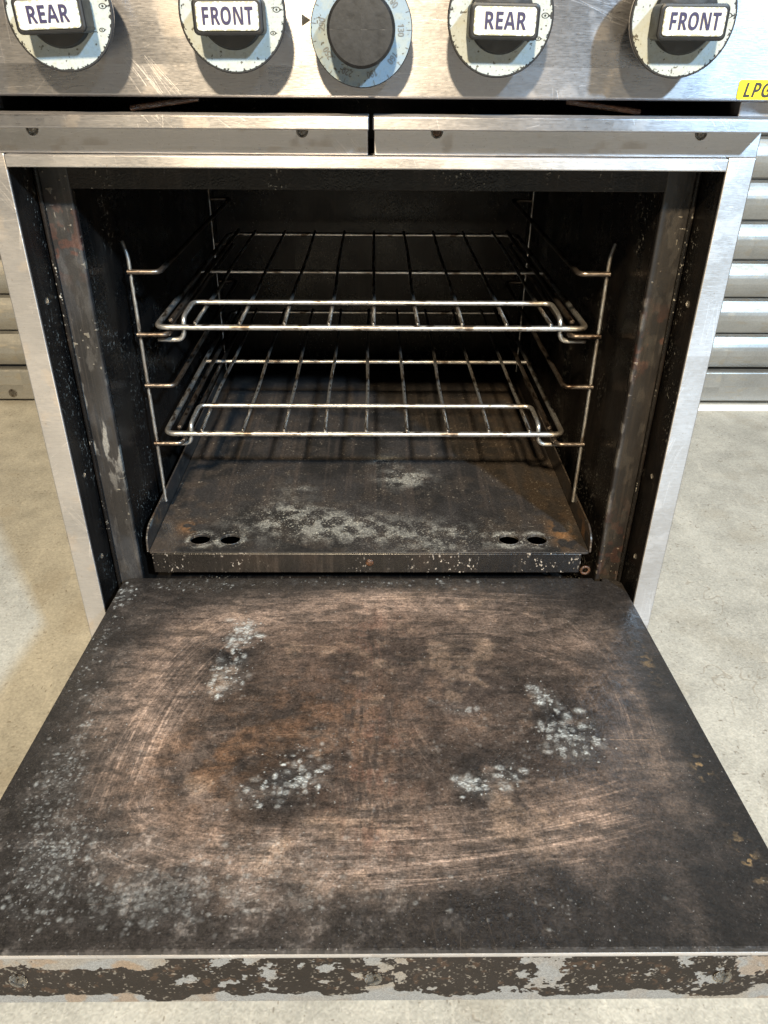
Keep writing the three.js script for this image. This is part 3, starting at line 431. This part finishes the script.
{ // thermostat
  const k = sub('thermostat_knob', oven); k.position.set(-0.0042, H + 0.0104, zp); k.userData.label = 'thermostat knob, plain black cap on pale blue numbered dial';
  const R = 0.0345;
  { const g = new THREE.LatheGeometry([[0.012, 0.001], [0.022, 0.001], [0.024, 0.010], [0.031, 0.0165], [R, 0.0195], [R, 0.0212], [R - 0.0008, 0.0218], [0.010, 0.0218]].map((q) => new THREE.Vector2(...q)), 64); g.rotateX(Math.PI / 2); mesh('skirt', g, skirt, k); }
  const dial = mesh('dial', (() => { const g = new THREE.RingGeometry(0.016, R - 0.0006, 64, 3); g.translate(0, 0, 0.0222); uvBy(g, (a, b) => [a / R / 2 * 0.94 + 0.5, b / R / 2 * 0.94 + 0.5]); return g; })(), dialMat, k);
  const gs = []; const nums = ['100', '130', '160', '190', '220', '250', '290'];
  nums.forEach((n, i) => { const an = (38 - i * 37.5) * Math.PI / 180; const g = textGeo(n, 0.0042, 0.00012, 0.8); g.translate(0, 0.0268, 0); g.rotateZ(an - Math.PI / 2); g.translate(0, 0, 0.0224); gs.push(g); for (const q of [0, 0.5]) { const t = new THREE.BoxGeometry(0.0004, q ? 0.0022 : 0.0032, 0.0001); t.translate(0, 0.0322 + (q ? 0.0004 : 0), 0); t.rotateZ(an - q * 37.5 * Math.PI / 180 - Math.PI / 2); t.translate(0, 0, 0.0225); gs.push(t); } });
  mesh('dial_print', gs, P({ color: lin(0.13, 0.14, 0.15), roughness: 0.6 }), dial);
  { const g = new THREE.LatheGeometry([[0.0222, 0.0220], [0.0226, 0.040], [0.0222, 0.0440], [0.0205, 0.0456], [0.0001, 0.0460]].map((q) => new THREE.Vector2(...q)), 56); g.rotateX(Math.PI / 2); mesh('cap', uvm(weld(g), 0.05), grip, k); }
  const sh = new THREE.Shape(); sh.moveTo(-0.0028, -0.0035); sh.lineTo(0.0032, 0); sh.lineTo(-0.0028, 0.0035); const m = mesh('pointer_mark', new THREE.ExtrudeGeometry(sh, { depth: 0.00015, bevelEnabled: false }), inkBlack, oven); m.position.set(-0.0432, H + 0.0166, zp + 0.0002);
}
{ // gas sticker
  const m = mesh('gas_sticker', shapeGeo(rrect(0.2690, 0.3000, -0.0304, -0.0176, 0.002), 0.0003, 0.0001, 5), yellow, oven); m.position.set(0, H, zp + 0.0002); m.userData.label = 'small yellow sticker printed LPG';
  const g = textGeo('LPG', 0.0094, 0.00012, 0.86); g.applyMatrix4(new THREE.Matrix4().set(1, 0.16, 0, 0, 0, 1, 0, 0, 0, 0, 1, 0, 0, 0, 0, 1)); g.translate(0.2835, -0.0240, 0.0006); mesh('lettering', g, inkBlack, m);
}

/* ---------- drip trays: two, side by side under the panel ---------- */
for (const [x0, x1, lab, screws] of [[-0.312, 0.0008, 'left steel drip tray front with folded lip below the knobs', [-0.253, -0.05]], [0.0034, 0.3005, 'right steel drip tray front with rusty screw below the knobs', [0.052, 0.253]]]) {
  const t = thing('drip_tray', lab, 'drip tray', 'drip trays under the control panel');
  mesh('lip', steelGeo(bx(x0, x1, -0.0514, -0.0422, -0.002, 0.026, 0.0012), 0.7 + x0, 0.2), steel, t);
  mesh('front_face', steelGeo(bx(x0 + 0.001, x1 - 0.001, -0.0706, -0.0515, -0.010, 0.0, 0.0008), 0.2 + x0, 0.55), steelPost, t);
  mesh('pan', linerGeo(bx(x0 + 0.02, x1 - 0.02, -0.0695, -0.066, -0.118, -0.0105, 0)), liner, t);
  for (const sx of screws) {
    const g = new THREE.SphereGeometry(0.0033, 14, 8, 0, Math.PI * 2, 0, Math.PI / 2); g.scale(1, 0.5, 1); g.rotateX(Math.PI / 2); const s = mesh('screw', g, sx === 0.052 ? rust : screwMat, t); s.position.set(sx, H - 0.0542, 0.0002);
    const w = mesh('washer', new THREE.TorusGeometry(0.0040, 0.0006, 6, 18), screwMat, s); w.position.set(0, 0, 0.0003);
  }
}

/* ---------- oven sole ---------- */
{
  const t = thing('sole_plate', 'dark sheet-steel oven sole with finger holes and ash patches', 'oven plate');
  const y = -0.467, zf = -0.0455, w = 0.2375;
  const sh = rrect(-w, w, 0, 0.55, 0.003);
  for (const hx of [-0.187, -0.154, 0.154, 0.185]) { const h = new THREE.Path(); h.absellipse(hx, 0.025, 0.0112, 0.0100, 0, Math.PI * 2); sh.holes.push(h); }
  const g = shapeGeo(sh, 0.0016, 0.0005, 20); g.rotateX(-Math.PI / 2); g.translate(0, H + y - 0.0021, zf); uvBy(g, (x, yy, z) => [x / 0.48 + 0.5, (zf - z) / 0.55]);
  mesh('plate', g, soleMat, t);
  for (const hx of [-0.187, -0.154, 0.154, 0.185]) { const q = new THREE.TorusGeometry(0.0114, 0.0007, 6, 26); q.scale(1, 0.9, 1); q.rotateX(Math.PI / 2); q.translate(hx, H + y + 0.0001, zf - 0.025); uvBy(q, (x, yy, z) => [x / 0.48 + 0.5, (zf - z) / 0.55]); mesh('hole_rim', q, soleMat, t); }
  { const q = bx(-w + 0.003, w - 0.008, y - 0.026, y - 0.0008, zf - 0.0012, zf + 0.0018, 0.0014); uvBy(q, (x, yy) => [x / 0.48 + 0.5, 0.62 + (yy - H - y) * 1.6]); mesh('front_lip', q, soleLip, t); }
  for (const s of [-1, 1]) {
    const f = new THREE.Shape(); f.moveTo(0.001, 0); f.lineTo(0.003, 0.012); f.quadraticCurveTo(0.005, 0.020, 0.020, 0.024); f.lineTo(0.55, 0.024); f.lineTo(0.55, 0);
    const q = shapeGeo(f, 0.0014, 0.0003, 6); q.rotateY(Math.PI / 2); q.translate(s * (w + 0.0012) - 0.0007, H + y - 0.0005, zf); uvBy(q, (x, yy, z) => [clamp(0.5 + s * 0.46 - s * (yy - H - y) * 2), (zf - z) / 0.55]); mesh('side_flange', q, soleMat, t);
  }
  { const q = new THREE.SphereGeometry(0.0045, 12, 8); q.scale(1, 1, 0.5); q.translate(0.0, H + y - 0.012, zf + 0.0022); mesh('lip_screw', q, rust, t); }
  { const q = new THREE.TorusGeometry(0.0045, 0.0016, 7, 14); q.translate(w - 0.002, H + y - 0.022, zf + 0.002); mesh('corner_bolt', q, rust, t); }
}

/* ---------- racks ---------- */
function rack(x, y, z, label) {
  const t = thing('oven_rack', label, 'oven rack', 'wire racks in the oven'); t.position.set(x, H + y, z);
  const w = 0.222, L = 0.467, rF = 0.0030, rW = 0.0021;
  mesh('frame', wireGeo([[-w, 0, 0], [w, 0, 0], [w, 0, -L], [-w, 0, -L]], rF, 0.012, 10, true), wireMat, t);
  mesh('crossbar', wireGeo([[-w + 0.001, 0, -0.233], [w - 0.001, 0, -0.233]], rF * 0.9, 0.01, 10), wireMat, t);
  const yw = rF + rW - 0.0006, gv = [[0.0009, -0.0011], [-0.0012, 0.0004], [0.0004, -0.0016]].map(([bx_, by]) => wireGeo([[0, yw, 0.0012], [bx_ * 0.5, yw, -0.05], [bx_, yw + by, -0.14], [bx_ * -0.6, yw, -0.233], [-bx_, yw + by * 0.7, -0.35], [0, yw, -L]], rW, 0.03, 8));
  for (let i = 0; i < 9; i++) { const m = mesh('long_wire', gv[(i * 2 + (y < -0.3 ? 1 : 0)) % 3], wireMat, t); m.position.x = (i - 4) * 0.0456 + 0.0015; }
  mesh('front_loop', wireGeo([[-0.223, -0.0155, -0.0072], [-0.196, -0.0155, -0.0072], [-0.1945, 0.0085, -0.0085], [-0.1935, 0.0105, -0.055], [0.1945, 0.0105, -0.055], [0.1955, 0.0085, -0.0085], [0.197, -0.0155, -0.0072], [0.224, -0.0155, -0.0072]], 0.0026, 0.009, 10), wireMat, t);
  for (const s of [-1, 1]) mesh('side_wire', wireGeo([[s * 0.2068, 0.0054, -0.004], [s * 0.2068, 0.0054, -L]], 0.0028, 0.009, 8), wireDark, t);
  return t;
}
rack(0.0022, -0.2475, -0.1320, 'upper wire oven rack on the ladder rails, nearest the cavity roof');
rack(-0.0060, -0.3704, -0.1384, 'lower wire oven rack just above the sole plate');

/* ---------- the two work lamps in front of the oven, outside the frame ---------- */
console.log('lamps');
for (const [key, lab] of [['warm', 'work lamp with warm white panel on a tall tripod stand'], ['cool', 'work lamp with bluish white panel on a tall tripod stand']]) {
  const c = LAMPS[key], t = thing('work_lamp', lab, 'work lamp', 'work lamps facing the oven'), at = new THREE.Vector3(...c.at), aim = new THREE.Vector3(0, 0.45, -0.1), s = c.size;
  t.position.set(at.x, 0, at.z);
  const head = sub('lamp_head', t); head.position.y = at.y; head.lookAt(aim);      // +z faces the oven
  mesh('housing', new RoundedBoxGeometry(s + 0.05, s + 0.05, 0.07, 2, 0.012).translate(0, 0, -0.04), lampBlack, head);
  const em = P({ color: lin(0.8, 0.8, 0.8), roughness: 0.6 }); em.emissive = lin(...c.color); em.emissiveIntensity = 8;
  mesh('glowing_panel', new THREE.BoxGeometry(s, s, 0.004).translate(0, 0, -0.001), em, head);
  const L = new THREE.RectAreaLight(lin(...c.color), c.power, s, s); L.name = key + '_light'; head.add(L); L.position.set(0, 0, 0.006); L.rotation.y = Math.PI;
  mesh('pole', wireGeo([[0, 0.25, -0.02], [0, at.y - 0.10, -0.02]].map(([a, b, d]) => [a, b, d + 0.09]), 0.014, 0.01, 12), lampBlack, t);
  mesh('yoke', wireGeo([[0, at.y - 0.11, 0.07], [0, at.y - 0.02, 0.07]], 0.010, 0.01, 10), lampBlack, t);
  for (let i = 0; i < 3; i++) { const a = i * 2.094 + 0.5; mesh('leg', wireGeo([[0, 0.55, 0.07], [Math.cos(a) * 0.42, 0.010, 0.07 + Math.sin(a) * 0.42]], 0.010, 0.01, 8), lampBlack, t); }
}
scene.traverse((o) => { if (o.isMesh) { o.castShadow = true; o.receiveShadow = true; } });
renderer.render(scene, camera);
